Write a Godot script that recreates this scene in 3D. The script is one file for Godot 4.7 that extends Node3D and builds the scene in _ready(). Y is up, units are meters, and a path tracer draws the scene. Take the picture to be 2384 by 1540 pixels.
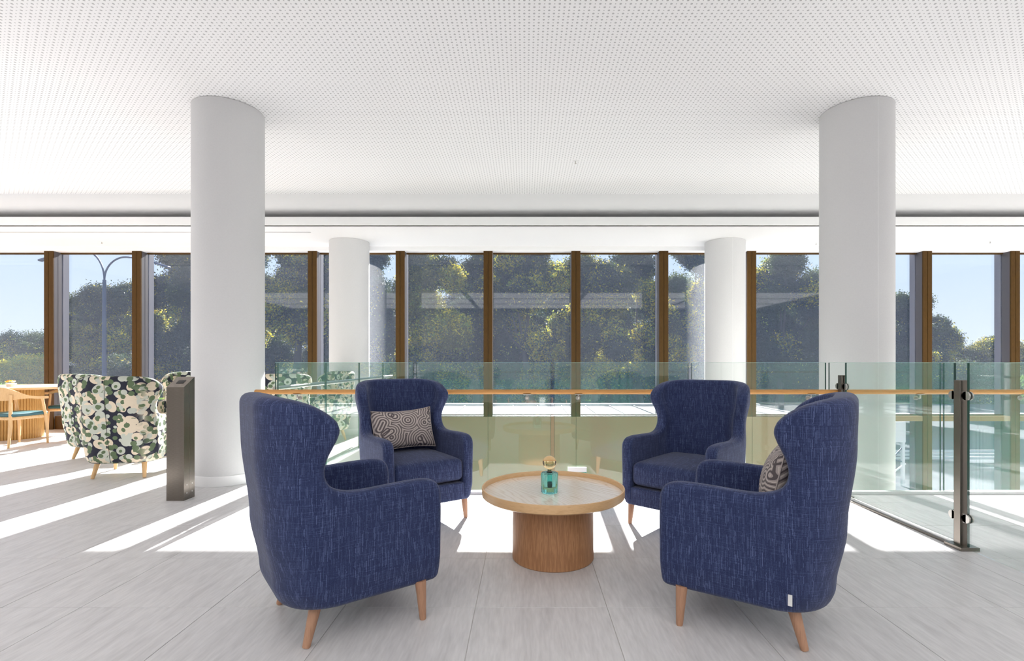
extends Node3D
# Lounge above an atrium void: four blue wing chairs round a drum table, glass balustrades, curtain wall.
# World: camera at (0, 1.2, 0) looking along -z; floor at y = 0; the void lies beyond z = -4.66.

const F := 1180.0          # focal length in pixels of the 2384 x 1540 frame
const EYE := 1.2
const PANEL := 0.27         # energy of each luminous ceiling panel
var M := {}
var used := {}
var rng := RandomNumberGenerator.new()

func _ready() -> void:
	rng.seed = 7
	setup_view()
	make_materials()
	build_shell()
	build_floor()
	build_ceiling()
	build_columns()
	build_window_wall()
	build_balustrades()
	build_lounge()
	build_bollard()
	build_left_seating()
	build_outside()

# ------------------------------------------------------------------ view, sky, sun
func setup_view() -> void:
	var cam := Camera3D.new()
	cam.name = "camera"
	cam.projection = Camera3D.PROJECTION_FRUSTUM
	cam.near = 0.05
	cam.far = 400.0
	cam.size = 0.05 * 1540.0 / F
	cam.frustum_offset = Vector2(-30.0, 74.0) * 0.05 / F
	cam.position = Vector3(0, EYE, 0)
	add_child(cam)
	cam.current = true
	var sky_mat := ProceduralSkyMaterial.new()
	sky_mat.sky_top_color = lin(0.42, 0.62, 0.95)
	sky_mat.sky_horizon_color = lin(0.80, 0.90, 1.0)
	sky_mat.energy_multiplier = 0.80
	sky_mat.sky_curve = 0.16
	sky_mat.ground_bottom_color = lin(0.35, 0.36, 0.36)
	sky_mat.ground_horizon_color = lin(0.5, 0.52, 0.54)
	var sky := Sky.new()
	sky.sky_material = sky_mat
	var env := Environment.new()
	env.background_mode = Environment.BG_SKY
	env.sky = sky
	env.tonemap_mode = Environment.TONE_MAPPER_LINEAR
	env.tonemap_exposure = 1.32
	env.sdfgi_enabled = true
	env.ssao_enabled = true
	env.ssil_enabled = true
	var we := WorldEnvironment.new()
	we.name = "world_environment"
	we.environment = env
	add_child(we)
	var sun := DirectionalLight3D.new()
	sun.name = "sun"
	sun.sky_mode = DirectionalLight3D.SKY_MODE_LIGHT_ONLY
	sun.light_color = Color(1.0, 0.995, 0.985)
	sun.light_energy = 8.2
	sun.light_angular_distance = 0.55
	sun.shadow_enabled = true
	add_child(sun)
	sun.look_at_from_position(Vector3(0.049, 0.529, -1.0) * 50.0, Vector3.ZERO)

# ------------------------------------------------------------------ small helpers
func lin(r: float, g: float, b: float, a := 1.0) -> Color:
	return Color(r, g, b, a).linear_to_srgb()

func srgb(r: int, g: int, b: int) -> Color:
	return Color(r / 255.0, g / 255.0, b / 255.0)

func px(x: float, depth: float) -> float:           # world x of photo column x at a depth
	return (x - 1222.0) * depth / F

func hy(y: float, depth: float) -> float:           # world height of photo row y at a depth
	return EYE - (y - 844.0) * depth / F

func numbered(called: String) -> String:
	var n: int = used.get(called, -1) + 1
	used[called] = n
	return called if n == 0 else "%s_%03d" % [called, n]

func thing(called: String, label: String, category: String, at := Vector3.ZERO, turn := 0.0, group := "") -> Node3D:
	var o := Node3D.new()
	o.name = numbered(called)
	add_child(o)
	o.position = at
	o.rotation.y = turn
	tag(o, label, category, group)
	return o

func tag(o: Node, label: String, category: String, group := "") -> void:
	o.set_meta("label", label)
	o.set_meta("category", category)
	if group != "":
		o.set_meta("group", group)

func setting(called: String, label := "", at := Vector3.ZERO) -> Node3D:
	var o := Node3D.new()
	o.name = called
	add_child(o)
	o.position = at
	o.set_meta("kind", "structure")
	if label != "":
		o.set_meta("label", label)
	return o

func part(called: String, mesh: Mesh, mat: Material, parent: Node, at := Vector3.ZERO, rot := Vector3.ZERO) -> MeshInstance3D:
	var o := MeshInstance3D.new()
	o.name = called
	o.mesh = mesh
	o.material_override = null
	for i in mesh.get_surface_count():
		o.set_surface_override_material(i, mat)
	o.position = at
	o.rotation = rot
	parent.add_child(o, true)
	return o

func copy_of(src: Node3D, label: String, at: Vector3, turn: float) -> Node3D:
	var o: Node3D = src.duplicate()
	o.name = numbered(String(src.get_meta("base_name")))
	add_child(o)
	o.position = at
	o.rotation.y = turn
	o.set_meta("label", label)
	return o

# ------------------------------------------------------------------ mesh helpers
func st_new() -> SurfaceTool:
	var st := SurfaceTool.new()
	st.begin(Mesh.PRIMITIVE_TRIANGLES)
	return st

func face(st: SurfaceTool, pts: Array, out: Vector3) -> void:   # flat convex polygon facing out
	var n: Vector3 = (pts[2] - pts[0]).cross(pts[1] - pts[0]).normalized()
	var p := pts
	if n.dot(out) < 0.0:
		p = pts.duplicate()
		p.reverse()
		n = -n
	for i in range(1, p.size() - 1):
		for q in [p[0], p[i], p[i + 1]]:
			st.set_normal(n)
			st.add_vertex(q)

func tri(st: SurfaceTool, v: Array, n: Array) -> void:         # smooth triangle, wound to agree with its normals
	var order := [0, 1, 2]
	if (v[2] - v[0]).cross(v[1] - v[0]).dot(n[0] + n[1] + n[2]) < 0.0:
		order = [0, 2, 1]
	for k in order:
		st.set_normal(n[k])
		st.add_vertex(v[k])

func add_box(st: SurfaceTool, c: Vector3, size: Vector3, ch := 0.0, b := Basis()) -> void:
	var h := size * 0.5
	var k := minf(ch, minf(h.x, minf(h.y, h.z)) * 0.9)
	for ax in 3:
		var u := (ax + 1) % 3
		var v := (ax + 2) % 3
		for s in [-1.0, 1.0]:
			var pts := []
			for q in [[-1, -1], [1, -1], [1, 1], [-1, 1]]:
				var p := Vector3.ZERO
				p[ax] = s * h[ax]
				p[u] = q[0] * (h[u] - k)
				p[v] = q[1] * (h[v] - k)
				pts.append(c + b * p)
			var o := Vector3.ZERO
			o[ax] = s
			face(st, pts, b * o)
		if k > 0.0:
			for su in [-1.0, 1.0]:
				for sv in [-1.0, 1.0]:
					var pts := []
					for e in [[-1.0, 0], [1.0, 0], [1.0, 1], [-1.0, 1]]:
						var p := Vector3.ZERO
						p[ax] = e[0] * (h[ax] - k)
						p[u] = su * (h[u] - (k if e[1] else 0.0))
						p[v] = sv * (h[v] - (0.0 if e[1] else k))
						pts.append(c + b * p)
					var o := Vector3.ZERO
					o[u] = su
					o[v] = sv
					face(st, pts, b * o)
	if k > 0.0:
		for sx in [-1.0, 1.0]:
			for sy in [-1.0, 1.0]:
				for sz in [-1.0, 1.0]:
					var s := Vector3(sx, sy, sz)
					face(st, [c + b * (s * Vector3(h.x, h.y - k, h.z - k)), c + b * (s * Vector3(h.x - k, h.y, h.z - k)), c + b * (s * Vector3(h.x - k, h.y - k, h.z))], b * s)

func box(size: Vector3, ch := 0.0) -> ArrayMesh:
	var st := st_new()
	add_box(st, Vector3.ZERO, size, ch)
	return st.commit()

func span_box(lo: Vector3, hi: Vector3, ch := 0.0) -> ArrayMesh:
	var st := st_new()
	add_box(st, (lo + hi) * 0.5, hi - lo, ch)
	return st.commit()

func lathe(profile: Array, segs := 48) -> ArrayMesh:           # profile of Vector2(radius, y), bottom to top outside
	var st := st_new()
	add_lathe(st, profile, segs, Vector3.ZERO)
	return st.commit()

func add_lathe(st: SurfaceTool, profile: Array, segs: int, c: Vector3) -> void:
	var n := profile.size()
	var seg_n := []
	for i in n - 1:
		var d: Vector2 = (profile[i + 1] - profile[i]).normalized()
		seg_n.append(Vector2(d.y, -d.x))
	for i in n - 1:
		var na: Vector2 = seg_n[i]
		var nb: Vector2 = seg_n[i]
		if i > 0 and seg_n[i - 1].dot(seg_n[i]) > 0.75:
			na = (seg_n[i - 1] + seg_n[i]).normalized()
		if i < n - 2 and seg_n[i + 1].dot(seg_n[i]) > 0.75:
			nb = (seg_n[i + 1] + seg_n[i]).normalized()
		var pa: Vector2 = profile[i]
		var pb: Vector2 = profile[i + 1]
		for j in segs:
			var a0 := TAU * j / segs
			var a1 := TAU * (j + 1) / segs
			var v := []
			var m := []
			for e in [[a0, pa, na], [a0, pb, nb], [a1, pb, nb], [a1, pa, na]]:
				var cs := Vector3(cos(e[0]), 0, sin(e[0]))
				m.append(Vector3(cs.x * e[2].x, e[2].y, cs.z * e[2].x))
				v.append(c + Vector3(cs.x * e[1].x, e[1].y, cs.z * e[1].x))
			if pb.x > 0.0:
				tri(st, [v[0], v[1], v[2]], [m[0], m[1], m[2]])
			if pa.x > 0.0:
				tri(st, [v[0], v[2], v[3]], [m[0], m[2], m[3]])

func add_tube(st: SurfaceTool, pts: Array, radii: Variant, segs := 12, caps := true) -> void:
	var n := pts.size()
	var rings := []
	var normals := []
	var side := Vector3.ZERO
	for i in n:
		var t: Vector3 = ((pts[mini(i + 1, n - 1)] - pts[maxi(i - 1, 0)]) as Vector3).normalized()
		if i == 0:
			side = t.cross(Vector3.UP if absf(t.y) < 0.9 else Vector3.RIGHT).normalized()
		else:
			side = (side - t * side.dot(t)).normalized()
		var up := side.cross(t).normalized()
		var r: float = radii[i] if radii is Array else radii
		var ring := []
		var ns := []
		for j in segs:
			var a := TAU * j / segs
			var d := side * cos(a) + up * sin(a)
			ring.append(pts[i] + d * r)
			ns.append(d)
		rings.append(ring)
		normals.append(ns)
	for i in n - 1:
		for j in segs:
			var k := (j + 1) % segs
			var a: Array = normals[i]
			var b: Array = normals[i + 1]
			tri(st, [rings[i][j], rings[i + 1][j], rings[i + 1][k]], [a[j], b[j], b[k]])
			tri(st, [rings[i][j], rings[i + 1][k], rings[i][k]], [a[j], b[k], a[k]])
	if caps:
		var t0: Vector3 = (pts[0] - pts[1]).normalized()
		var t1: Vector3 = (pts[n - 1] - pts[n - 2]).normalized()
		face(st, rings[0], t0)
		face(st, rings[n - 1], t1)

func tube(pts: Array, radii: Variant, segs := 12) -> ArrayMesh:
	var st := st_new()
	add_tube(st, pts, radii, segs)
	return st.commit()

func rounded(size: Vector3, r: float, bulge := Vector3.ZERO, n := 7) -> ArrayMesh:   # soft upholstered block, bulge per axis
	var st := st_new()
	var h := size * 0.5
	for ax in 3:
		var u := (ax + 1) % 3
		var v := (ax + 2) % 3
		for s in [-1.0, 1.0]:
			var us := stops(h[u], r, n)
			var vs := stops(h[v], r, n)
			for i in us.size() - 1:
				for j in vs.size() - 1:
					var q := []
					for e in [[i, j], [i + 1, j], [i + 1, j + 1], [i, j + 1]]:
						var p := Vector3.ZERO
						p[ax] = s * h[ax]
						p[u] = us[e[0]]
						p[v] = vs[e[1]]
						var core := Vector3(clampf(p.x, r - h.x, h.x - r), clampf(p.y, r - h.y, h.y - r), clampf(p.z, r - h.z, h.z - r))
						var o := core + (p - core).normalized() * r
						var w := Vector3(o.x / h.x, o.y / h.y, o.z / h.z)
						var f := Vector3((1 - w.y * w.y) * (1 - w.z * w.z), (1 - w.x * w.x) * (1 - w.z * w.z), (1 - w.x * w.x) * (1 - w.y * w.y))
						q.append(o + bulge * f * w)
					var out := Vector3.ZERO
					out[ax] = s
					if (q[2] - q[0]).cross(q[1] - q[0]).dot(out) < 0:
						q.reverse()
					for e in [0, 1, 2, 0, 2, 3]:
						st.add_vertex(q[e])
	st.generate_normals()
	return st.commit()

func stops(h: float, r: float, n: int) -> Array:
	var out := []
	for i in 5:
		out.append(-h + r * (1.0 - cos(i / 4.0 * PI / 2.0)))
	for i in range(1, n):
		out.append(lerpf(-h + r, h - r, float(i) / n))
	for i in 5:
		out.append(h - r * (1.0 - sin((i) / 4.0 * PI / 2.0)) if i > 0 else h - r)
	return out

func catmull(p: Array, steps: int, closed := true) -> Array:
	var out := []
	var n := p.size()
	for i in (n if closed else n - 1):
		var a = p[(i - 1 + n) % n] if closed or i > 0 else p[0]
		var b = p[i]
		var c = p[(i + 1) % n]
		var d = p[(i + 2) % n] if closed or i < n - 2 else p[n - 1]
		for s in steps:
			var t := float(s) / steps
			out.append(b * 1.0 + (c - a) * (0.5 * t) + (a * 2.0 - b * 5.0 + c * 4.0 - d) * (0.5 * t * t) + (b * 3.0 - a - c * 3.0 + d) * (0.5 * t * t * t))
	if not closed:
		out.append(p[n - 1])
	return out

# ------------------------------------------------------------------ materials
func mat(c: Color, rough := 0.6, metal := 0.0, spec := 0.5) -> StandardMaterial3D:
	var m := StandardMaterial3D.new()
	m.albedo_color = c
	m.roughness = rough
	m.metallic = metal
	m.metallic_specular = spec
	return m

func noise_tex(cols: Array, freq: float, seed_: int, octaves := 4, size := 512) -> NoiseTexture2D:
	var nz := FastNoiseLite.new()
	nz.seed = seed_
	nz.frequency = freq
	nz.noise_type = FastNoiseLite.TYPE_SIMPLEX_SMOOTH
	nz.fractal_octaves = octaves
	var g := Gradient.new()
	g.offsets = PackedFloat32Array()
	var off := PackedFloat32Array()
	var cc := PackedColorArray()
	for i in cols.size():
		off.append(float(i) / (cols.size() - 1))
		cc.append(cols[i])
	g.offsets = off
	g.colors = cc
	var t := NoiseTexture2D.new()
	t.width = size
	t.height = size
	t.seamless = true
	t.noise = nz
	t.color_ramp = g
	return t

func grain(cols: Array, scale: Vector3, seed_: int, rough := 0.5, world := false, freq := 0.02) -> StandardMaterial3D:
	var m := mat(Color.WHITE, rough)
	m.albedo_texture = noise_tex(cols, freq, seed_, 5)
	m.uv1_triplanar = true
	m.uv1_world_triplanar = world
	m.uv1_scale = scale
	m.uv1_triplanar_sharpness = 6.0
	return m

func image_mat(im: Image, scale: float, rough: float, bump := 0.0, bump_im: Image = null) -> StandardMaterial3D:
	var m := mat(Color.WHITE, rough)
	m.albedo_texture = ImageTexture.create_from_image(im)
	m.uv1_triplanar = true
	m.uv1_scale = Vector3.ONE / scale
	m.uv1_triplanar_sharpness = 5.0
	if bump > 0.0:
		m.heightmap_enabled = true
		m.heightmap_scale = bump
		m.heightmap_texture = ImageTexture.create_from_image(bump_im if bump_im else im)
	return m

func bytes_image(w: int, h: int, data: PackedByteArray) -> Image:
	return Image.create_from_data(w, h, false, Image.FORMAT_RGB8, data)

func denim_image() -> Image:
	# navy cloth: a fine weave crossed by pale vertical slubs
	var n := 1024
	var r := RandomNumberGenerator.new()
	r.seed = 21
	var v := PackedFloat32Array()
	v.resize(n * n)
	v.fill(0.0)
	for col in n / 4:                                     # threads 4 pixels apart
		var y := 0
		var own := r.randf_range(0.0, 0.22)
		while y < n:
			var length := r.randi_range(10, 70)
			var level: float = own + pow(r.randf(), 2.4) * 0.75
			for k in length:
				if y + k >= n:
					break
				var edge: float = clampf(minf(k + 1, length - k) / 5.0, 0.3, 1.0)
				v[(y + k) * n + col * 4 + 1] += level * edge
				v[(y + k) * n + col * 4 + 2] += level * edge * 0.6
			y += length
	for row in n / 4:                                     # weft threads, fainter
		var x := 0
		while x < n:
			var length := r.randi_range(20, 110)
			var level := pow(r.randf(), 4.0) * 0.45
			for k in length:
				if x + k >= n:
					break
				v[(row * 4 + 1) * n + x + k] += level
			x += length
	var data := PackedByteArray()
	data.resize(n * n * 3)
	var lo := Vector3(17, 30, 70)
	var hi := Vector3(142, 155, 198)
	for i in n * n:
		var t: float = clampf(v[i] * 0.85 + (r.randf() - 0.5) * 0.26 + 0.07, 0.0, 1.0)
		if (i / n) % 4 == 3:
			t *= 0.7
		data[i * 3] = int(lerpf(lo.x, hi.x, t))
		data[i * 3 + 1] = int(lerpf(lo.y, hi.y, t))
		data[i * 3 + 2] = int(lerpf(lo.z, hi.z, t))
	return bytes_image(n, n, data)

func print_image() -> Image:
	# overlapping cream, grey and green pebble shapes on navy
	var n := 768
	var im := Image.create(n, n, false, Image.FORMAT_RGB8)
	im.fill(srgb(28, 30, 48))
	var r := RandomNumberGenerator.new()
	r.seed = 5
	var cream := srgb(222, 207, 184)
	var grey := srgb(192, 196, 184)
	var green := srgb(92, 110, 80)
	for k in 170:
		var c := Vector2(r.randf() * n, r.randf() * n)
		var big := k < 62
		var a := r.randf_range(44, 70) if big else r.randf_range(20, 36)
		var b := a * r.randf_range(0.72, 0.95)
		var rot := r.randf() * PI
		var col := (cream if r.randf() < 0.68 else grey) if big else (green if r.randf() < 0.62 else grey)
		blot(im, c, a, b, rot, col)
		if big and r.randf() < 0.8:
			var o := Vector2(r.randf_range(-1, 1), r.randf_range(-1, 1)) * a * 0.4
			blot(im, c + o, a * 0.38, b * 0.36, rot, green)
	return im

func blot(im: Image, c: Vector2, a: float, b: float, rot: float, col: Color) -> void:
	var n := im.get_width()
	var cr := cos(rot)
	var sr := sin(rot)
	var e := int(a) + 1
	for dy in range(-e, e + 1):
		for dx in range(-e, e + 1):
			var u := (dx * cr + dy * sr) / a
			var v := (-dx * sr + dy * cr) / b
			if u * u + v * v < 1.0:
				im.set_pixel(posmod(int(c.x) + dx, n), posmod(int(c.y) + dy, n), col)

func contour_image() -> Image:
	# cushion print: taupe and charcoal contour lines round rings and lenses
	var w := 640
	var h := 440
	var r := RandomNumberGenerator.new()
	r.seed = 11
	var seeds := []
	for k in 15:
		var p := Vector2(r.randf() * w, r.randf() * h)
		var q := p + Vector2.from_angle(r.randf() * TAU) * (r.randf_range(30, 110) if k % 2 else 0.0)
		seeds.append([p, q, r.randf_range(14, 34)])
	var data := PackedByteArray()
	data.resize(w * h * 3)
	var cols := [Vector3(88, 80, 82), Vector3(172, 160, 156), Vector3(202, 191, 184), Vector3(134, 124, 122)]
	for y in h:
		for x in w:
			var p := Vector2(x, y)
			var best := 1e9
			for s in seeds:
				var a: Vector2 = s[0]
				var d: Vector2 = s[1] - a
				var t := 0.0 if d == Vector2.ZERO else clampf((p - a).dot(d) / d.length_squared(), 0.0, 1.0)
				best = minf(best, absf(p.distance_to(a + d * t) - s[2]))
			var ph := fmod(best / 6.2, 4.0)
			var c: Vector3 = cols[int(ph)]
			var g := r.randf_range(-9, 9)
			var i := (y * w + x) * 3
			data[i] = clampi(int(c.x + g), 0, 255)
			data[i + 1] = clampi(int(c.y + g), 0, 255)
			data[i + 2] = clampi(int(c.z + g), 0, 255)
	return bytes_image(w, h, data)

func perforation_image() -> Image:
	# one repeat holds two large and two small round holes of the acoustic board; felt shows in them
	var n := 512
	var im := Image.create(n, n, false, Image.FORMAT_RGB8)
	var board := lin(0.91, 0.91, 0.915)
	im.fill(board)
	var felt := lin(0.50, 0.50, 0.51)
	var big := 0.0172 / 0.0724 * 0.5 * n
	var small := 0.0095 / 0.0724 * 0.5 * n
	for e in [[0.25, 0.25, big], [0.75, 0.75, big], [0.75, 0.25, small], [0.25, 0.75, small]]:
		var rx: float = e[2]
		var ry: float = e[2] * 0.0724 / 0.0672
		for dy in range(-int(ry) - 1, int(ry) + 2):
			for dx in range(-int(rx) - 1, int(rx) + 2):
				if dx * dx / (rx * rx) + dy * dy / (ry * ry) < 1.0:
					im.set_pixel(posmod(int(e[0] * n) + dx, n), posmod(int(e[1] * n) + dy, n), felt)
	return im

func tabletop_image() -> Image:
	# ash veneer in three boards with cathedral figure
	var n := 768
	var nz := FastNoiseLite.new()
	nz.seed = 3
	nz.frequency = 0.004
	nz.fractal_octaves = 3
	var fine := FastNoiseLite.new()
	fine.seed = 9
	fine.frequency = 0.05
	var data := PackedByteArray()
	data.resize(n * n * 3)
	for y in n:
		for x in n:
			var board := int(x / 256.0)
			var u := (x - board * 256 - 128 - (board - 1) * 26) / 128.0
			var v := y / 768.0
			var warp := nz.get_noise_2d(x * 1.4 + board * 900, y * 0.35)
			var f := sqrt(u * u + 0.012) * 7.0 + (v * (2.6 if board != 1 else -2.2)) * (1.0 - 0.45 * absf(u)) * 2.2 + warp * 2.4
			var ring := pow(0.5 + 0.5 * sin(f * 5.0), 5.0)
			var pore := fine.get_noise_2d(x * 2.2, y * 0.12)
			var t := clampf(0.16 + ring * 0.42 + pore * 0.18, 0.0, 1.0)
			if x % 256 < 2:
				t = 0.75
			var i := (y * n + x) * 3
			data[i] = int(lerpf(246, 208, t))
			data[i + 1] = int(lerpf(234, 184, t))
			data[i + 2] = int(lerpf(220, 158, t))
	return bytes_image(n, n, data)

func make_materials() -> void:
	M.paint = mat(lin(0.86, 0.86, 0.865), 0.75)
	M.paint_rough = grain([lin(0.655, 0.655, 0.66), lin(0.685, 0.685, 0.69)], Vector3(5, 5, 5), 4, 0.85)
	M.ceiling = mat(Color.WHITE, 0.9)
	M.ceiling.albedo_texture = ImageTexture.create_from_image(perforation_image())
	M.plain_wall = mat(lin(0.78, 0.77, 0.75), 0.8)
	M.bronze = grain([lin(0.062, 0.030, 0.006), lin(0.086, 0.044, 0.010)], Vector3(6, 1, 6), 8, 0.5)
	M.bronze.metallic_specular = 0.3
	M.fin = mat(lin(0.12, 0.112, 0.122), 0.42, 0.2)
	M.spandrel = grain([lin(0.185, 0.130, 0.062), lin(0.21, 0.150, 0.075)], Vector3(4, 4, 4), 6, 0.45)
	M.gap = mat(lin(0.02, 0.02, 0.02), 0.8)
	M.window = mat(Color(0.70, 0.82, 1.0, 0.014), 0.02)
	M.window.transparency = BaseMaterial3D.TRANSPARENCY_ALPHA
	M.window.backlight_enabled = true
	M.window.backlight = lin(0.0021, 0.0030, 0.0050)
	M.rail_glass = mat(lin(0.06, 0.62, 0.38, 0.045), 0.01)
	M.rail_glass.transparency = BaseMaterial3D.TRANSPARENCY_ALPHA
	M.glass_edge = mat(lin(0.012, 0.055, 0.045), 0.15)
	M.glass_top = mat(lin(0.45, 0.62, 0.56), 0.12)
	M.steel = mat(lin(0.50, 0.48, 0.45), 0.32, 1.0)
	M.steel_dark = mat(lin(0.22, 0.195, 0.17), 0.30, 1.0)
	M.steel_brushed = grain([lin(0.16, 0.14, 0.12), lin(0.23, 0.205, 0.18)], Vector3(2, 30, 2), 17, 0.26)
	M.steel_brushed.metallic = 1.0
	M.rubber = mat(lin(0.02, 0.02, 0.02), 0.7)
	M.black = mat(lin(0.012, 0.012, 0.014), 0.5)
	M.oak_rail = grain([lin(0.46, 0.20, 0.050), lin(0.62, 0.31, 0.09), lin(0.55, 0.25, 0.07)], Vector3(0.5, 9, 9), 31, 0.4)
	M.oak_leg = grain([lin(0.34, 0.175, 0.105), lin(0.45, 0.25, 0.155), lin(0.40, 0.21, 0.13)], Vector3(7, 0.8, 7), 12, 0.45)
	M.oak_light = grain([lin(0.58, 0.34, 0.15), lin(0.70, 0.45, 0.22), lin(0.64, 0.39, 0.18)], Vector3(5, 0.7, 5), 14, 0.45)
	M.oak_rim = grain([lin(0.62, 0.37, 0.18), lin(0.74, 0.48, 0.25), lin(0.69, 0.43, 0.215)], Vector3(1.2, 8, 1.2), 16, 0.38)
	M.oak_drum = grain([lin(0.28, 0.125, 0.05), lin(0.48, 0.245, 0.115), lin(0.35, 0.165, 0.072), lin(0.44, 0.215, 0.10)], Vector3(5.5, 0.45, 5.5), 18, 0.5)
	M.oak_flute = grain([lin(0.46, 0.25, 0.07), lin(0.60, 0.36, 0.12)], Vector3(6, 0.7, 6), 19, 0.5)
	M.tabletop = mat(Color.WHITE, 0.24)
	M.tabletop.clearcoat_enabled = true
	M.tabletop.clearcoat = 0.5
	M.tabletop.clearcoat_roughness = 0.15
	M.tabletop.albedo_texture = ImageTexture.create_from_image(tabletop_image())
	var denim := denim_image()
	M.denim = image_mat(denim, 0.95, 0.85, 0.06, denim)
	M.denim.rim_enabled = true
	M.denim.rim = 0.25
	M.denim.rim_tint = 0.6
	M.print = image_mat(print_image(), 0.66, 0.8)
	M.contour = mat(Color.WHITE, 0.75)
	M.contour.albedo_texture = ImageTexture.create_from_image(contour_image())
	M.teal_pad = mat(lin(0.03, 0.11, 0.13), 0.45)
	M.tag = mat(lin(0.75, 0.75, 0.75), 0.7)
	M.teal_glass = mat(Color(0.58, 0.93, 0.92, 0.0), 0.02)
	M.teal_glass.refraction_enabled = true
	M.teal_glass.refraction_scale = 0.05
	M.amber_glass = mat(Color(0.97, 0.86, 0.66, 0.0), 0.01)
	M.amber_glass.refraction_enabled = true
	M.amber_glass.refraction_scale = 0.05
	M.card = mat(lin(0.80, 0.80, 0.80), 0.6)
	M.card_green = mat(lin(0.02, 0.28, 0.17), 0.6)
	M.grout = mat(lin(0.66, 0.65, 0.63), 0.9)
	M.grout_dark = mat(lin(0.14, 0.135, 0.13), 0.9)
	M.tiles = []
	for k in 4:
		var t := grain([lin(0.58, 0.565, 0.57), lin(0.68, 0.665, 0.67), lin(0.73, 0.715, 0.72), lin(0.65, 0.635, 0.64), lin(0.76, 0.745, 0.75)], Vector3(1.1, 1.1, 0.16), 40 + k, 0.42, true, 0.012)
		t.uv1_offset = Vector3(0.37 * k, 0, 0.23 * k)
		t.detail_enabled = true
		t.detail_blend_mode = BaseMaterial3D.BLEND_MODE_MUL
		t.detail_albedo = noise_tex([Color(0.92, 0.92, 0.92), Color(1, 1, 1)], 0.09, 60 + k, 3)
		t.detail_uv_layer = BaseMaterial3D.DETAIL_UV_1
		M.tiles.append(t)

# ------------------------------------------------------------------ room shell
func build_shell() -> void:
	var wl := setting("wall_left", "white plaster wall at the left end of the room")
	part("plaster", span_box(Vector3(-12.4, -3.4, -9.5), Vector3(-12.1, 4.1, 6.3)), M.plain_wall, wl)
	var wr := setting("wall_right", "white plaster wall at the right end of the room")
	part("plaster", span_box(Vector3(12.1, -3.4, -9.5), Vector3(12.4, 4.1, 6.3)), M.plain_wall, wr)
	var wb := setting("wall_back", "white plaster wall behind the viewpoint")
	part("plaster", span_box(Vector3(-12.1, -0.4, 6.0), Vector3(12.1, 4.1, 6.3)), M.plain_wall, wb)
	var lower := setting("floor_lower", "pale floor of the storey below the void")
	part("lower_slab", span_box(Vector3(-2.3, -3.5, -9.2), Vector3(12.1, -3.2, -2.0)), M.grout, lower)
	var wv := setting("wall_void", "white walls under the floor edge round the void")
	part("void_side", span_box(Vector3(-2.6, -3.4, -9.2), Vector3(-2.32, -0.36, -4.7)), M.plain_wall, wv)
	part("void_back", span_box(Vector3(-2.3, -3.4, -2.2), Vector3(12.1, -0.36, -2.0)), M.plain_wall, wv)

func build_floor() -> void:
	var fl := setting("floor", "large pale grey stone-look floor tiles with fine joints")
	part("screed", span_box(Vector3(-12.1, -0.35, -4.66), Vector3(12.1, -0.0035, 6.0)), M.grout, fl)
	part("screed", span_box(Vector3(-12.1, -0.35, -9.2), Vector3(-2.30, -0.0035, -4.66)), M.grout, fl)
	for x in [-2.56, 2.68]:
		part("movement_joint", span_box(Vector3(x - 0.003, -0.0034, -4.62), Vector3(x + 0.003, -0.001, 2.0)), M.grout_dark, fl)
	var xs := [-2.56, 2.68]
	for k in range(-19, 20):
		var x := -0.242 + 0.644 * k
		if x > -12.1 and x < 12.1 and absf(x + 2.56) > 0.12 and absf(x - 2.68) > 0.12:
			xs.append(x)
	xs.append_array([-12.1, 12.1])
	xs.sort()
	var zs := []
	for k in range(-14, 12):
		zs.append(-(2.4816 + 0.62 * k))
	zs.append_array([-9.2, 6.0])
	zs.sort()
	var pieces := []
	for i in xs.size() - 1:
		for j in zs.size() - 1:
			var r := Rect2(xs[i], zs[j], xs[i + 1] - xs[i], zs[j + 1] - zs[j])
			for zone in [Rect2(-12.1, -4.66, 24.2, 10.66), Rect2(-12.1, -9.2, 9.8, 4.54)]:
				var c: Rect2 = r.intersection(zone)
				if c.size.x > 0.02 and c.size.y > 0.02:
					var m := c.get_center()
					var size := 0.0
					if m.y < -1.75:
						var u := 1222.0 + F * m.x / -m.y
						if u > -150 and u < 2534:
							size = 1.0 / (m.y * m.y)
					pieces.append([size, c, (i * 7 + j * 3 + (i * j) % 5) % 4])
	pieces.sort_custom(func(a, b): return a[0] > b[0])
	var shared := {}
	var rest := st_new()
	for n in pieces.size():
		var c: Rect2 = pieces[n][1]
		var g := 0.0012
		var size := Vector3(c.size.x - 2 * g, 0.010, c.size.y - 2 * g)
		var at := Vector3(c.get_center().x, -0.005, c.get_center().y)
		if n < 290 and pieces[n][0] > 0.0:
			var key := "%.3f %.3f" % [size.x, size.z]
			if not shared.has(key):
				shared[key] = box(size, 0.0012)
			part("floor_tile", shared[key], M.tiles[pieces[n][2]], fl, at)
		else:
			add_box(rest, at, size, 0.0012)
	var o := part("distant_floor_tiles", rest.commit(), M.tiles[0], fl)
	o.set_meta("kind", "stuff")

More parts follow.
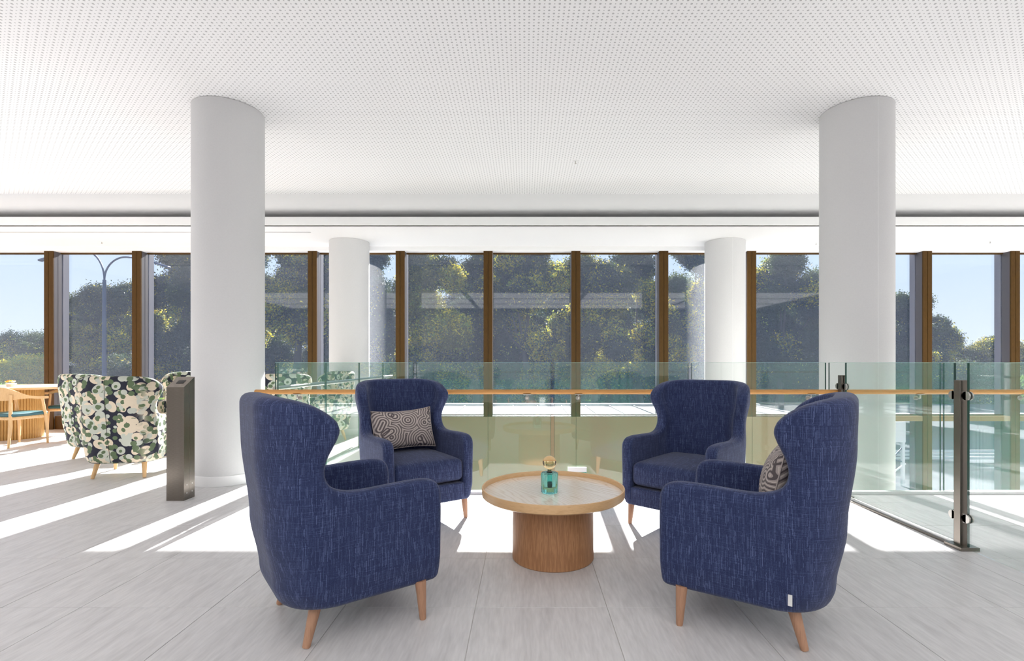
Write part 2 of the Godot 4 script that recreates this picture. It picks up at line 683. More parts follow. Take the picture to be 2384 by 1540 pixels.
func build_ceiling() -> void:
	var top := 3.76
	var low := 3.257
	var c := setting("ceiling", "white perforated acoustic ceiling with small round holes")
	var st := st_new()
	var zc := -7.70
	for q in [[-12.1, zc], [12.1, 6.0], [12.1, zc], [-12.1, zc], [-12.1, 6.0], [12.1, 6.0]]:
		st.set_normal(Vector3.DOWN)
		st.set_uv(Vector2((q[0] - 0.05) / 0.0724, (q[1] - zc) / 0.0672))
		st.add_vertex(Vector3(q[0], top, q[1]))
	part("perforated_board", st.commit(), M.ceiling, c)
	part("backing_slab", span_box(Vector3(-12.1, top + 0.004, -8.6), Vector3(12.1, top + 0.25, 6.0)), M.paint, c)
	# riser at the end of the perforated board, rolling under into a shadow gap above the lip
	var roll := [Vector2(zc, top), Vector2(zc, 3.60)]
	for i in range(1, 9):
		var a := i / 8.0 * PI / 2
		roll.append(Vector2(zc - 0.13 * (1 - cos(a)), 3.60 - 0.12 * sin(a)))
	roll.append(Vector2(-8.42, 3.48))
	var sm := st_new()
	for i in roll.size() - 1:
		var p: Vector2 = roll[i]
		var q: Vector2 = roll[i + 1]
		var v := []
		var m := []
		for e in [[-12.1, p, i], [12.1, p, i], [12.1, q, i + 1], [-12.1, q, i + 1]]:
			var a: float = clampi(e[2] - 1, 0, 8) / 8.0 * PI / 2
			m.append(Vector3(0, -sin(a), cos(a)))
			v.append(Vector3(e[0], e[1].y, e[1].x))
		tri(sm, [v[0], v[1], v[2]], [m[0], m[1], m[2]])
		tri(sm, [v[0], v[2], v[3]], [m[0], m[2], m[3]])
	part("rolled_riser", sm.commit(), M.paint, c)
	part("riser_core", span_box(Vector3(-12.1, 3.50, -8.42), Vector3(12.1, top + 0.003, zc - 0.14)), M.paint, c)
	var b := setting("trim_1", "white dropped bulkhead with an upstand lip along the window side")
	var lip := st_new()
	add_box(lip, Vector3(0, (low + 3.386) * 0.5, -7.64), Vector3(24.2, 3.386 - low, 0.06), 0.003)
	part("upstand_lip", lip.commit(), M.paint, b)
	# soffit with the slot left open
	part("soffit", span_box(Vector3(-12.1, low, -7.985), Vector3(12.1, low + 0.03, -7.612)), M.paint, b)
	part("soffit", span_box(Vector3(-12.1, low, -9.0), Vector3(12.1, low + 0.03, -8.045)), M.paint, b)
	part("soffit", span_box(Vector3(-3.39, low, -8.0449), Vector3(12.1, low + 0.03, -7.9851)), M.paint, b)
	part("fascia", span_box(Vector3(-12.1, 3.183, -9.24), Vector3(12.1, low + 0.03, -9.0)), M.paint, b)
	part("roof_slab", span_box(Vector3(-12.4, low + 0.2, -9.5), Vector3(12.4, 4.1, -8.6)), M.paint, b)
	part("head_cover", span_box(Vector3(-12.1, low + 0.03, -9.24), Vector3(12.1, low + 0.2, -8.44)), M.paint, b)
	var slot := thing("slot_diffuser", "long narrow air slot in the white soffit at upper left", "air vent", Vector3(-7.7, low, -8.015))
	part("throat", span_box(Vector3(-4.3, 0.012, -0.029), Vector3(4.3, 0.03, 0.029)), M.steel_dark, slot)
	for z in [-0.010, 0.010]:
		part("blade", span_box(Vector3(-4.3, 0.001, z - 0.002), Vector3(4.3, 0.02, z + 0.002)), M.paint, slot)
	# square luminous panels in the part of the ceiling behind the viewpoint
	M.led = mat(lin(0.9, 0.9, 0.9), 0.5)
	M.led.emission_enabled = true
	M.led.emission = Color.WHITE
	M.led.emission_energy_multiplier = 0.3
	for i in 5:
		for j in 3:
			var at := Vector3(-8.8 + 4.4 * i, top, 0.9 + 1.8 * j)
			var lamp := thing("ceiling_light_panel", "large flat luminous panel in the ceiling behind the viewpoint", "ceiling light", at, 0.0, "luminous ceiling panels")
			part("frame", span_box(Vector3(-2.13, -0.022, -0.83), Vector3(2.13, 0.0, 0.83), 0.003), M.paint, lamp)
			part("diffuser", span_box(Vector3(-2.1, -0.026, -0.8), Vector3(2.1, -0.0221, 0.8)), M.led, lamp)
			var light := AreaLight3D.new()
			light.name = "panel_light"
			light.area_size = Vector2(4.2, 1.6)
			light.area_normalize_energy = false
			light.light_energy = PANEL
			light.light_color = Color(1.0, 0.995, 0.99)
			light.area_range = 30.0
			light.shadow_enabled = true
			light.position = Vector3(0, -0.03, 0)
			light.rotation.x = -PI / 2
			lamp.add_child(light)
	var heads := [[1340.0, 3.76, 6.44, "small sprinkler head in the perforated ceiling above the round table"], [237.0, 3.257, 8.64, "small sprinkler head in the soffit at far left"], [1900.0, 3.257, 8.7, "small sprinkler head in the soffit beside the right front column"], [2305.0, 3.257, 8.6, "small sprinkler head in the soffit at far right"]]
	for h in heads:
		var s := thing("sprinkler_head", h[3], "sprinkler", Vector3(px(h[0], h[2]), h[1], -h[2]), 0.0, "ceiling sprinkler heads")
		part("cover_plate", lathe([Vector2(0.0, -0.006), Vector2(0.03, -0.005), Vector2(0.036, 0.0)], 20), M.paint, s)
		part("deflector", lathe([Vector2(0.0, -0.035), Vector2(0.012, -0.034), Vector2(0.012, -0.03), Vector2(0.004, -0.03), Vector2(0.005, -0.006)], 12), M.steel, s)

func build_columns() -> void:
	var spots := [
		[-3.03, -5.19, 3.757, 0.0, "white round column behind the steel swipe post, nearest at left"],
		[3.39, -5.19, 3.757, -3.2, "white round column behind the right glass balustrade, nearest at right"],
		[-3.0, -8.67, 3.255, 0.0, "thinner-looking white round column near the windows, left of centre"],
		[3.42, -8.67, 3.255, -3.2, "thinner-looking white round column near the windows, right of centre"],
	]
	for s in spots:
		var c := thing("column", s[4], "column", Vector3(s[0], s[3], s[1]), 0.0, "round white columns")
		var h: float = s[2] - s[3]
		part("shaft", lathe([Vector2(0.328, 0.0), Vector2(0.328, h)], 96), M.paint_rough, c)
		if s[3] == 0.0:
			part("skirting", lathe([Vector2(0.328, 0.0), Vector2(0.337, 0.001), Vector2(0.337, 0.097), Vector2(0.334, 0.1), Vector2(0.328, 0.1)], 96), M.paint, c)
		else:
			part("seam", span_box(Vector3(-0.0015, 0.0, 0.0), Vector3(0.0015, h, 0.3288)), M.paint, c)

func build_window_wall() -> void:
	var wall := setting("wall_front", "bronze framed curtain wall of tall windows")
	var zi := -9.02
	var head := 3.183
	var sill := 0.237
	var xs := []
	for k in range(-2, 14):
		xs.append(-8.481 + 1.565 * k)
	for i in xs.size():
		var x: float = xs[i]
		var bottom := -3.2 if x > -2.4 else 0.0
		var st := st_new()
		for s in [-1.0, 1.0]:
			add_box(st, Vector3(s * 0.0415, (bottom + head) * 0.5, -0.015), Vector3(0.077, head - bottom, 0.03), 0.003)
		var ml := part("mullion", st.commit(), M.bronze, wall, Vector3(x, 0, zi))
		part("mullion_web", span_box(Vector3(-0.076, bottom, -0.18), Vector3(0.076, head, -0.031)), M.fin, ml)
		part("mullion_core", span_box(Vector3(-0.02, bottom, -0.030), Vector3(0.02, head, -0.012)), M.gap, ml)
		part("outer_fin", span_box(Vector3(-0.07, bottom, -0.34), Vector3(0.07, head + 0.1, -0.215), 0.004), M.fin, wall, Vector3(x, 0, zi))
	var n := 1
	for i in xs.size() - 1:
		var x0: float = xs[i] + 0.08
		var x1: float = xs[i + 1] - 0.08
		if x1 < -12.1 or x0 > 12.1:
			continue
		var lower: bool = xs[i] > 5.0
		var w := setting("window_%d" % n, "tall clear window pane between bronze mullions")
		n += 1
		var st := st_new()
		add_box(st, Vector3((x0 + x1) * 0.5, head - 0.012, -9.2), Vector3(x1 - x0, 0.024, 0.06), 0.002)
		add_box(st, Vector3((x0 + x1) * 0.5, sill + 0.008, -9.2), Vector3(x1 - x0, 0.02, 0.06), 0.002)
		part("window_frame", st.commit(), M.bronze, w)
		part("pane", span_box(Vector3(x0, sill + 0.018, -9.215), Vector3(x1, head - 0.024, -9.195)), M.window, w)
		if lower:
			part("transom", span_box(Vector3(x0, 0.15, -9.2), Vector3(x1, sill, -9.03), 0.003), M.spandrel, wall)
			part("pane", span_box(Vector3(x0, -3.2, -9.215), Vector3(x1, 0.15, -9.195)), M.window, w)
		else:
			var bottom := -3.2 if xs[i] > -2.5 else 0.0
			var a: float = xs[i] + 0.002
			var b: float = xs[i + 1] - 0.002
			if xs[i] > -2.5:
				# panels run flush past the mullions, joints on the mullion centre lines
				part("spandrel_panel", span_box(Vector3(a, bottom, -9.02), Vector3(b, sill - 0.006, -9.005), 0.002), M.spandrel, wall)
				part("panel_backing", span_box(Vector3(a, bottom, -9.2), Vector3(b, sill - 0.01, -9.022)), M.gap, wall)
				part("sill", span_box(Vector3(x0, sill - 0.004, -9.2), Vector3(x1, sill + 0.002, -9.02)), M.bronze, wall)
			else:
				part("spandrel_panel", span_box(Vector3(x0, bottom, -9.2), Vector3(x1, sill, -9.06), 0.002), M.bronze, wall)

# ------------------------------------------------------------------ balustrades
func glass_panel(parent: Node3D, a: Vector3, b: Vector3, top: float, thick := 0.014) -> void:
	var d := b - a
	var length := d.length()
	var turn := atan2(-d.z, d.x)
	var mid := (a + b) * 0.5
	var p := part("glass_panel", span_box(Vector3(-length * 0.5 + 0.002, a.y, -thick * 0.5), Vector3(length * 0.5 - 0.002, top - 0.002, thick * 0.5)), M.rail_glass, parent, Vector3(mid.x, 0, mid.z), Vector3(0, turn, 0))
	for s in [-1.0, 1.0]:
		part("polished_edge", span_box(Vector3(s * (length * 0.5 - 0.001) - 0.001, a.y, -thick * 0.5), Vector3(s * (length * 0.5 - 0.001) + 0.001, top - 0.002, thick * 0.5)), M.glass_edge, p)
	part("top_edge", span_box(Vector3(-length * 0.5, top - 0.002, -thick * 0.5), Vector3(length * 0.5, top, thick * 0.5)), M.glass_top, p)

func bracket(parent: Node3D, at: Vector3, towards: Vector3, rail_y: float) -> void:
	# round plate on the glass, arm out, upright to the underside of the rail
	var st := st_new()
	add_tube(st, [at + towards * 0.004, at + towards * 0.016], 0.020, 20)
	var reach := 0.062
	add_tube(st, [at + towards * 0.012, at + towards * (reach - 0.012), at + towards * (reach - 0.003) + Vector3(0, 0.003, 0), at + towards * reach + Vector3(0, 0.014, 0), Vector3(at.x, rail_y, at.z) + towards * reach], 0.0065, 12)
	add_box(st, Vector3(at.x, rail_y - 0.003, at.z) + towards * reach, Vector3(0.07, 0.006, 0.03), 0.001)
	part("rail_bracket", st.commit(), M.steel, parent)

func build_balustrades() -> void:
	var zf := -4.63
	var top := 1.198
	var front := thing("glass_balustrade", "long clear glass balustrade with timber handrail along the edge of the void", "balustrade", Vector3(0, 0, 0))
	var cuts := [641.0, 966.0, 1286.5, 1606.0, 1926.0, 2193.0, 2512.0, 2832.0]
	for i in cuts.size() - 1:
		var a := px(cuts[i], -zf) + (0.0 if i == 0 else 0.015)
		var b := px(cuts[i + 1], -zf) - 0.015
		glass_panel(front, Vector3(a, 0.02, zf), Vector3(b, 0.02, zf), top)
	part("base_channel", span_box(Vector3(-2.29, -0.004, -4.668), Vector3(12.0, 0.022, -4.606), 0.003), M.paint, front)
	part("handrail", tube([Vector3(px(593, 4.56), 0.933, -4.566), Vector3(px(593, 4.56) + 0.006, 0.933, -4.566), Vector3(10.5, 0.933, -4.566)], [0.017, 0.0215, 0.0215], 20), M.oak_rail, front)
	for x in [700.0, 1227.0, 1345.0, 1549.0, 1878.0, 1925.0, 2128.0, 2370.0]:
		bracket(front, Vector3(px(x, 4.63), 0.875, -4.62), Vector3(0, 0, 1), 0.914)
	var side := thing("glass_balustrade", "clear glass balustrade with steel handrail running back to the windows at left", "balustrade", Vector3.ZERO)
	var zs := [-4.665, -5.80, -6.97, -8.13, -8.99]
	for i in zs.size() - 1:
		glass_panel(side, Vector3(-2.28, 0.02, zs[i] - 0.012), Vector3(-2.28, 0.02, zs[i + 1] + 0.012), top)
	part("base_channel", span_box(Vector3(-2.31, -0.004, -9.0), Vector3(-2.25, 0.022, -4.672), 0.003), M.paint, side)
	part("handrail", tube([Vector3(-2.345, 0.955, -4.75), Vector3(-2.345, 0.955, -8.95)], 0.02, 16), M.steel, side)
	for z in [-5.3, -6.4, -7.5, -8.6]:
		bracket(side, Vector3(-2.288, 0.89, z), Vector3(-1, 0, 0), 0.937)
	# side balustrade at right: two posts, two panels, floor channel
	var xr := 2.83
	var right := thing("glass_balustrade", "clear glass balustrade between square steel posts in the right foreground", "balustrade", Vector3.ZERO)
	glass_panel(right, Vector3(xr, 0.02, -4.47), Vector3(xr, 0.02, -3.335), top)
	glass_panel(right, Vector3(xr, 0.006, -3.235), Vector3(xr, 0.006, -1.95), top)
	for z in [-4.51, -3.285]:
		var post := part("post", span_box(Vector3(-0.025, 0.012, -0.025), Vector3(0.025, 1.085, 0.025), 0.002), M.steel_dark, right, Vector3(xr - 0.005, 0, z))
		part("base_plate", span_box(Vector3(-0.06, 0.0, -0.06), Vector3(0.06, 0.022, 0.075), 0.002), M.steel_dark, post)
		for y in [0.20, 0.985]:
			for s in [-1.0, 1.0]:
				var st := st_new()
				add_tube(st, [Vector3(-0.014, y, s * 0.052), Vector3(0.016, y, s * 0.052)], 0.028, 24)
				add_box(st, Vector3(0.001, y, s * 0.039), Vector3(0.03, 0.056, 0.028), 0.0)
				var cl := part("glass_clamp", st.commit(), M.steel, post)
				part("gasket", tube([Vector3(-0.003, y, s * 0.0525), Vector3(0.006, y, s * 0.0525)], 0.0292, 24), M.rubber, cl)
	var ch := st_new()
	add_box(ch, Vector3(xr - 0.030, 0.007, -3.89), Vector3(0.022, 0.014, 1.09), 0.002)
	add_box(ch, Vector3(xr + 0.030, 0.007, -3.89), Vector3(0.022, 0.014, 1.09), 0.002)
	part("floor_channel", ch.commit(), M.steel_dark, right)
	part("channel_infill", span_box(Vector3(xr - 0.019, 0.0, -4.43), Vector3(xr + 0.019, 0.020, -3.335)), M.paint, right)
	# small white and green sign card fixed low on the front glass
	var card := thing("sign_card", "small white card with green corner standing low behind the round table", "sign", Vector3(px(1344, 4.60), 0.0, -4.60))
	part("card", span_box(Vector3(-0.085, 0.10, -0.004), Vector3(0.085, 0.245, 0.004), 0.001), M.card, card)
	part("green_corner", span_box(Vector3(0.03, 0.12, 0.0041), Vector3(0.083, 0.203, 0.0052)), M.card_green, card)
	part("grey_band", span_box(Vector3(-0.083, 0.196, 0.0041), Vector3(0.029, 0.203, 0.0052)), M.steel_dark, card)
	part("foot", span_box(Vector3(-0.07, 0.0, -0.003), Vector3(0.07, 0.10, 0.012), 0.001), M.card, card)

# ------------------------------------------------------------------ wing chair
func poly_sdf(p: Vector2, poly: PackedVector2Array) -> float:
	var n := poly.size()
	var d := 1e9
	var s := 1.0
	var j := n - 1
	for i in n:
		var a := poly[i]
		var e := poly[j] - a
		var w := p - a
		var q := w - e * clampf(w.dot(e) / e.length_squared(), 0.0, 1.0)
		d = minf(d, q.length_squared())
		var c0 := p.y >= a.y
		var c1 := p.y < poly[j].y
		var c2 := e.x * w.y > e.y * w.x
		if (c0 and c1 and c2) or (not c0 and not c1 and not c2):
			s = -s
		j = i
	return s * sqrt(d)

func curve_at(table: Array, y: float) -> float:
	for i in table.size() - 1:
		if y <= table[i + 1][0]:
			var t: float = clampf((y - table[i][0]) / (table[i + 1][0] - table[i][0]), 0.0, 1.0)
			t = t * t * (3.0 - 2.0 * t)
			return lerpf(table[i][1], table[i + 1][1], t)
	return table[table.size() - 1][1]

func chair_shell() -> ArrayMesh:
	# one upholstered wall that wraps the back and sides: side outline x U-shaped plan, meshed as surface nets
	var outline := [
		Vector2(0.33, 0.163), Vector2(0.372, 0.174), Vector2(0.384, 0.22), Vector2(0.386, 0.40), Vector2(0.384, 0.55), Vector2(0.374, 0.612), Vector2(0.338, 0.645), Vector2(0.27, 0.655), Vector2(0.15, 0.653),
		Vector2(0.03, 0.648), Vector2(-0.045, 0.650), Vector2(-0.100, 0.664), Vector2(-0.136, 0.692), Vector2(-0.151, 0.74), Vector2(-0.143, 0.793), Vector2(-0.124, 0.842), Vector2(-0.106, 0.885), Vector2(-0.100, 0.918),
		Vector2(-0.107, 0.957), Vector2(-0.140, 0.998), Vector2(-0.195, 1.034), Vector2(-0.26, 1.054), Vector2(-0.33, 1.061), Vector2(-0.40, 1.057), Vector2(-0.47, 1.03), Vector2(-0.47, 0.60), Vector2(-0.47, 0.25), Vector2(-0.44, 0.175), Vector2(-0.30, 0.163), Vector2(0.0, 0.163)]
	var poly := PackedVector2Array(catmull(outline, 3))
	var rear := [[0.15, -0.285], [0.25, -0.312], [0.5, -0.352], [0.85, -0.388], [1.02, -0.392], [1.1, -0.372]]
	var half := [[0.15, 0.325], [0.3, 0.345], [0.6, 0.352], [0.76, 0.342], [0.93, 0.362], [1.1, 0.352]]
	var cell := 0.0125
	var lo := Vector3(-0.425, 0.13, -0.44)
	var nx := 69
	var ny := 77
	var nz := 69
	var g := PackedFloat32Array()
	g.resize(nx * ny * nz)
	var kk := 0.034
	for j in ny:
		var y := lo.y + j * cell
		var zb: float = curve_at(rear, y)
		var hw: float = curve_at(half, y)
		var rad := 0.21
		var top_round := 0.0
		for k in nz:
			var z := lo.z + k * cell
			var sil := poly_sdf(Vector2(z, y), poly)
			# arms and wings are thinner than the back
			var t := lerpf(0.098, 0.080, clampf((z + 0.30) / 0.25, 0.0, 1.0))
			# wings splay outward towards their front edge at head height
			var flare := 0.024 * smoothstep(0.68, 0.95, y) * clampf((z + 0.34) / 0.24, 0.0, 1.0)
			for i in nx:
				var x := lo.x + i * cell
				var ax := absf(x) - (hw + flare) + rad
				var az := (zb - z) + rad
				var d_out: float
				if ax > 0.0 and az > 0.0:
					d_out = sqrt(ax * ax + az * az) - rad
				else:
					d_out = maxf(ax, az) - rad
				# the hollow: open above the seat deck, and notched at the front for the seat rail
				var hollow := minf(smax(d_out + t, 0.288 - y, 0.02), maxf(d_out + t, 0.33 - z))
				var d := smax(d_out, -hollow, 0.02)
				# crown: the top edge sinks a little towards the corners
				var crown := 0.018 * clampf((absf(x) - 0.12) / 0.24, 0.0, 1.0) ** 2 * smoothstep(0.90, 1.03, y)
				g[(j * nz + k) * nx + i] = smax(d, sil + crown, kk)
	return surface_nets(g, nx, ny, nz, lo, cell)

func smax(a: float, b: float, k: float) -> float:
	var h := maxf(k - absf(a - b), 0.0) / k
	return maxf(a, b) + h * h * k * 0.25

func surface_nets(g: PackedFloat32Array, nx: int, ny: int, nz: int, lo: Vector3, cell: float) -> ArrayMesh:
	# grid index: (y * nz + z) * nx + x
	var id := PackedInt32Array()
	id.resize(nx * ny * nz)
	id.fill(-1)
	var verts := PackedVector3Array()
	var norms := PackedVector3Array()
	var index := PackedInt32Array()
	var sx := 1
	var sz := nx
	var sy := nx * nz
	var corner := [0, sx, sy, sx + sy, sz, sx + sz, sy + sz, sx + sy + sz]
	var cp := [Vector3(0, 0, 0), Vector3(1, 0, 0), Vector3(0, 1, 0), Vector3(1, 1, 0), Vector3(0, 0, 1), Vector3(1, 0, 1), Vector3(0, 1, 1), Vector3(1, 1, 1)]
	var edges := [[0, 1], [2, 3], [4, 5], [6, 7], [0, 2], [1, 3], [4, 6], [5, 7], [0, 4], [1, 5], [2, 6], [3, 7]]
	for j in ny - 1:
		for k in nz - 1:
			for i in nx - 1:
				var base := (j * nz + k) * nx + i
				var v0 := g[base]
				if v0 > 0.03 or v0 < -0.03:
					continue
				var mask := 0
				for c in 8:
					if g[base + corner[c]] < 0.0:
						mask |= 1 << c
				if mask == 0 or mask == 255:
					continue
				var sum := Vector3.ZERO
				var cnt := 0
				for e in edges:
					var a: float = g[base + corner[e[0]]]
					var b: float = g[base + corner[e[1]]]
					if (a < 0.0) != (b < 0.0):
						var t := a / (a - b)
						sum += cp[e[0]].lerp(cp[e[1]], t)
						cnt += 1
				var q: Vector3 = sum / cnt
				id[base] = verts.size()
				verts.append(lo + (Vector3(i, j, k) + q) * cell)
				var gx := 0.0
				var gy := 0.0
				var gz := 0.0
				for c in 8:
					var w: float = g[base + corner[c]]
					gx += w if c & 1 else -w
					gy += w if c & 2 else -w
					gz += w if c & 4 else -w
				norms.append(Vector3(gx, gy, gz).normalized())
	for j in range(1, ny - 1):
		for k in range(1, nz - 1):
			for i in range(1, nx - 1):
				var base := (j * nz + k) * nx + i
				var a := g[base]
				if a > 0.03 or a < -0.03:
					continue
				for ax in 3:
					var b: float = g[base + [sx, sy, sz][ax]]
					if (a < 0.0) == (b < 0.0):
						continue
					var u: int = [sy, sz, sx][ax]
					var v: int = [sz, sx, sy][ax]
					var q := [id[base - u - v], id[base - v], id[base], id[base - u]]
					if q[0] < 0 or q[1] < 0 or q[2] < 0 or q[3] < 0:
						continue
					if a < 0.0:
						q.reverse()
					for e in [0, 1, 2, 0, 2, 3]:
						index.append(q[e])
	var arr := []
	arr.resize(Mesh.ARRAY_MAX)
	arr[Mesh.ARRAY_VERTEX] = verts
	arr[Mesh.ARRAY_NORMAL] = norms
	arr[Mesh.ARRAY_INDEX] = index
	var m := ArrayMesh.new()
	m.add_surface_from_arrays(Mesh.PRIMITIVE_TRIANGLES, arr)
	return m

var shell_mesh: ArrayMesh

func wing_chair(called: String, label: String, cloth: Material, leg_mat: Material, group: String) -> Node3D:
	if shell_mesh == null:
		shell_mesh = chair_shell()
	var c := thing(called, label, "armchair", Vector3.ZERO, 0.0, group)
	c.set_meta("base_name", called)
	part("backrest_shell", shell_mesh, cloth, c)
	part("seat_base", rounded(Vector3(0.538, 0.128, 0.10), 0.012), cloth, c, Vector3(0, 0.232, 0.331))
	part("seat_cushion", rounded(Vector3(0.545, 0.165, 0.655), 0.045, Vector3(0.0, 0.022, 0.012)), cloth, c, Vector3(0, 0.39, 0.043))
	for s in [-1.0, 1.0]:
		var fr := st_new()
		add_tube(fr, [Vector3(s * 0.325, 0.0, 0.292), Vector3(s * 0.325, 0.006, 0.292), Vector3(s * 0.314, 0.18, 0.285)], [0.0135, 0.0155, 0.0265], 20)
		part("leg", fr.commit(), leg_mat, c)
		var rr := st_new()
		add_tube(rr, [Vector3(s * 0.245, 0.0, -0.205), Vector3(s * 0.244, 0.006, -0.203), Vector3(s * 0.215, 0.19, -0.15)], [0.0145, 0.0165, 0.028], 20)
		part("leg", rr.commit(), leg_mat, c)
	return c

func seat_place(rear_mid: Vector2, f: Vector2) -> Array:
	# rear feet midpoint and facing (x, z) -> origin and turn; rear feet sit 0.19 behind the origin
	f = f.normalized()
	var o := rear_mid + f * 0.19
	return [Vector3(o.x, 0, o.y), atan2(f.x, f.y)]

func cushion(label: String, at: Vector3, b: Basis) -> void:
	var o := MeshInstance3D.new()
	o.name = numbered("cushion")
	var st := st_new()
	var nx := 28
	var ny := 20
	var w := 0.25
	var h := 0.165
	for side in [1.0, -1.0]:
		for i in nx:
			for j in ny:
				var q := []
				for e in [[i, j], [i + 1, j], [i + 1, j + 1], [i, j + 1]]:
					var u: float = e[0] * 2.0 / nx - 1.0
					var v: float = e[1] * 2.0 / ny - 1.0
					var pinch_u := 1.0 - 0.10 * (1.0 - u * u) * 1.0
					var x := u * w * (1.0 - 0.05 * (1.0 - v * v))
					var y := v * h * (1.0 - 0.13 * (1.0 - u * u))
					var t := pow(maxf((1.0 - u * u) * (1.0 - v * v), 0.0), 0.42) * 0.075
					q.append([Vector3(x, y, side * t), Vector2(0.5 + u * 0.48 * side, 0.5 - v * 0.48)])
				var order := [0, 3, 2, 0, 2, 1] if side > 0 else [0, 1, 2, 0, 2, 3]
				for k in order:
					st.set_uv(q[k][1])
					st.add_vertex(q[k][0])
	st.generate_normals()
	o.mesh = st.commit()
	o.set_surface_override_material(0, M.contour)
	add_child(o)
	o.transform = Transform3D(b, at)
	tag(o, label, "cushion", "patterned cushions on the blue chairs")
	var seam := []
	for s in 4:
		for k in 10:
			var t := k / 10.0 * 2.0 - 1.0
			var u: float = [t, 1.0, -t, -1.0][s]
			var v: float = [-1.0, t, 1.0, -t][s]
			seam.append(Vector3(u * w * (1.0 - 0.05 * (1.0 - v * v)), v * h * (1.0 - 0.13 * (1.0 - u * u)), 0))
	seam.append(seam[0])
	part("seam", tube(seam, 0.0032, 8), M.contour, o)

func build_lounge() -> void:
	var g := "blue wing armchairs round the coffee table"
	var near_left := wing_chair("wing_armchair", "blue tweed wing armchair seen from its right side, nearest at left", M.denim, M.oak_leg, g)
	var p := seat_place(Vector2(-1.0565, -2.33), Vector2(0.79, -0.61))
	near_left.position = p[0]
	near_left.rotation.y = p[1]
	p = seat_place(Vector2(1.287, -2.32), Vector2(-0.835, -0.55))
	var near_right := copy_of(near_left, "blue tweed wing armchair with a small white tag, nearest at right", p[0], p[1])
	part("care_tag", span_box(Vector3(-0.0015, 0.0, -0.008), Vector3(0.0015, 0.045, 0.008)), M.tag, near_right, Vector3(0.348, 0.215, -0.16))
	p = seat_place(Vector2(-1.0, -4.13), Vector2(0.57, 0.82))
	copy_of(near_left, "blue tweed wing armchair facing the camera with a rectangular patterned cushion", p[0], p[1])
	var bl := Transform3D(Basis(Vector3.UP, p[1]), p[0])
	var cb := bl.basis * Basis(Vector3.UP, -0.05) * Basis(Vector3.RIGHT, -0.30) * Basis(Vector3.BACK, 0.03)
	cushion("patterned taupe cushion upright in the blue chair facing the camera, left of the table", bl * Vector3(-0.02, 0.665, -0.115), cb)
	p = seat_place(Vector2(1.347, -3.915), Vector2(-0.67, 0.743))
	copy_of(near_left, "empty blue tweed wing armchair beyond the table at right", p[0], p[1])
	p = seat_place(Vector2(1.287, -2.32), Vector2(-0.835, -0.55))
	var br := Transform3D(Basis(Vector3.UP, p[1]), p[0])
	cb = br.basis * Basis(Vector3.UP, 0.08) * Basis(Vector3.RIGHT, -0.22)
	cushion("patterned taupe cushion showing its side in the nearest right blue chair", br * Vector3(0.0, 0.655, -0.075), cb)
	# drum table with tray top
	var t := thing("coffee_table", "round oak drum coffee table with raised rim", "table", Vector3(0.173, 0, -3.134))
	part("drum_base", lathe([Vector2(0.0, 0.0), Vector2(0.246, 0.0), Vector2(0.25, 0.004), Vector2(0.247, 0.38), Vector2(0.0, 0.38)], 96), M.oak_drum, t)
	var top := st_new()
	for k in 96:
		var a0 := TAU * k / 96
		var a1 := TAU * (k + 1) / 96
		for q in [Vector3.ZERO, Vector3(cos(a0), 0, sin(a0)) * 0.426, Vector3(cos(a1), 0, sin(a1)) * 0.426]:
			st_uv_top(top, q + Vector3(0, 0.406, 0))
	part("tabletop", top.commit(), M.tabletop, t)
	part("rim", lathe([Vector2(0.0, 0.38), Vector2(0.425, 0.38), Vector2(0.436, 0.388), Vector2(0.438, 0.432), Vector2(0.436, 0.436), Vector2(0.429, 0.436), Vector2(0.426, 0.432), Vector2(0.425, 0.405)], 128), M.oak_rim, t)
	# scent bottle: fluted teal block, black insert, glass ball stopper
	var b := thing("glass_bottle", "teal fluted glass bottle with amber glass ball stopper on the coffee table", "bottle", Vector3(0.15, 0.4065, -3.09))
	var st := st_new()
	var seg := 96
	var prof := [[0.0, 0.0], [0.92, 0.0], [1.0, 0.006], [1.0, 0.112], [0.93, 0.122], [0.5, 0.124], [0.42, 0.118], [0.40, 0.05], [0.36, 0.036], [0.0, 0.036]]
	for i in prof.size() - 1:
		for j in seg:
			var q := []
			for e in [[i, j], [i + 1, j], [i + 1, j + 1], [i, j + 1]]:
				var a: float = TAU * e[1] / seg
				var inner := smoothstep(0.5, 0.9, prof[e[0]][0])
				var r: float = 0.0515 * prof[e[0]][0] * (1.0 + inner * 0.055 * (absf(cos(a * 6.0)) - 0.6))
				q.append(Vector3(cos(a) * r, prof[e[0]][1], sin(a) * r))
			for e in [0, 2, 1, 0, 3, 2]:
				st.add_vertex(q[e])
	st.generate_normals()
	part("fluted_body", st.commit(), M.teal_glass, b)
	part("dark_insert", lathe([Vector2(0.0, 0.037), Vector2(0.019, 0.037), Vector2(0.0195, 0.05), Vector2(0.019, 0.06), Vector2(0.0, 0.06)], 24), M.black, b)
	part("collar", lathe([Vector2(0.0, 0.112), Vector2(0.0185, 0.112), Vector2(0.0185, 0.127), Vector2(0.008, 0.129)], 24), M.black, b)
	part("stopper_neck", lathe([Vector2(0.0, 0.128), Vector2(0.013, 0.128), Vector2(0.011, 0.139), Vector2(0.0, 0.139)], 24), M.amber_glass, b)
	var ball := []
	for k in 25:
		var a := -PI / 2 + PI * k / 24
		ball.append(Vector2(cos(a) * 0.0425, 0.182 + sin(a) * 0.0425))
	part("ball_stopper", lathe(ball, 48), M.amber_glass, b)

func st_uv_top(st: SurfaceTool, p: Vector3) -> void:
	# boards run diagonally across the top
	var r := Vector2(p.x, p.z).rotated(0.62)
	st.set_normal(Vector3.UP)
	st.set_uv(Vector2(0.5 + r.x / 0.88, 0.5 + r.y / 0.88))
	st.add_vertex(p)

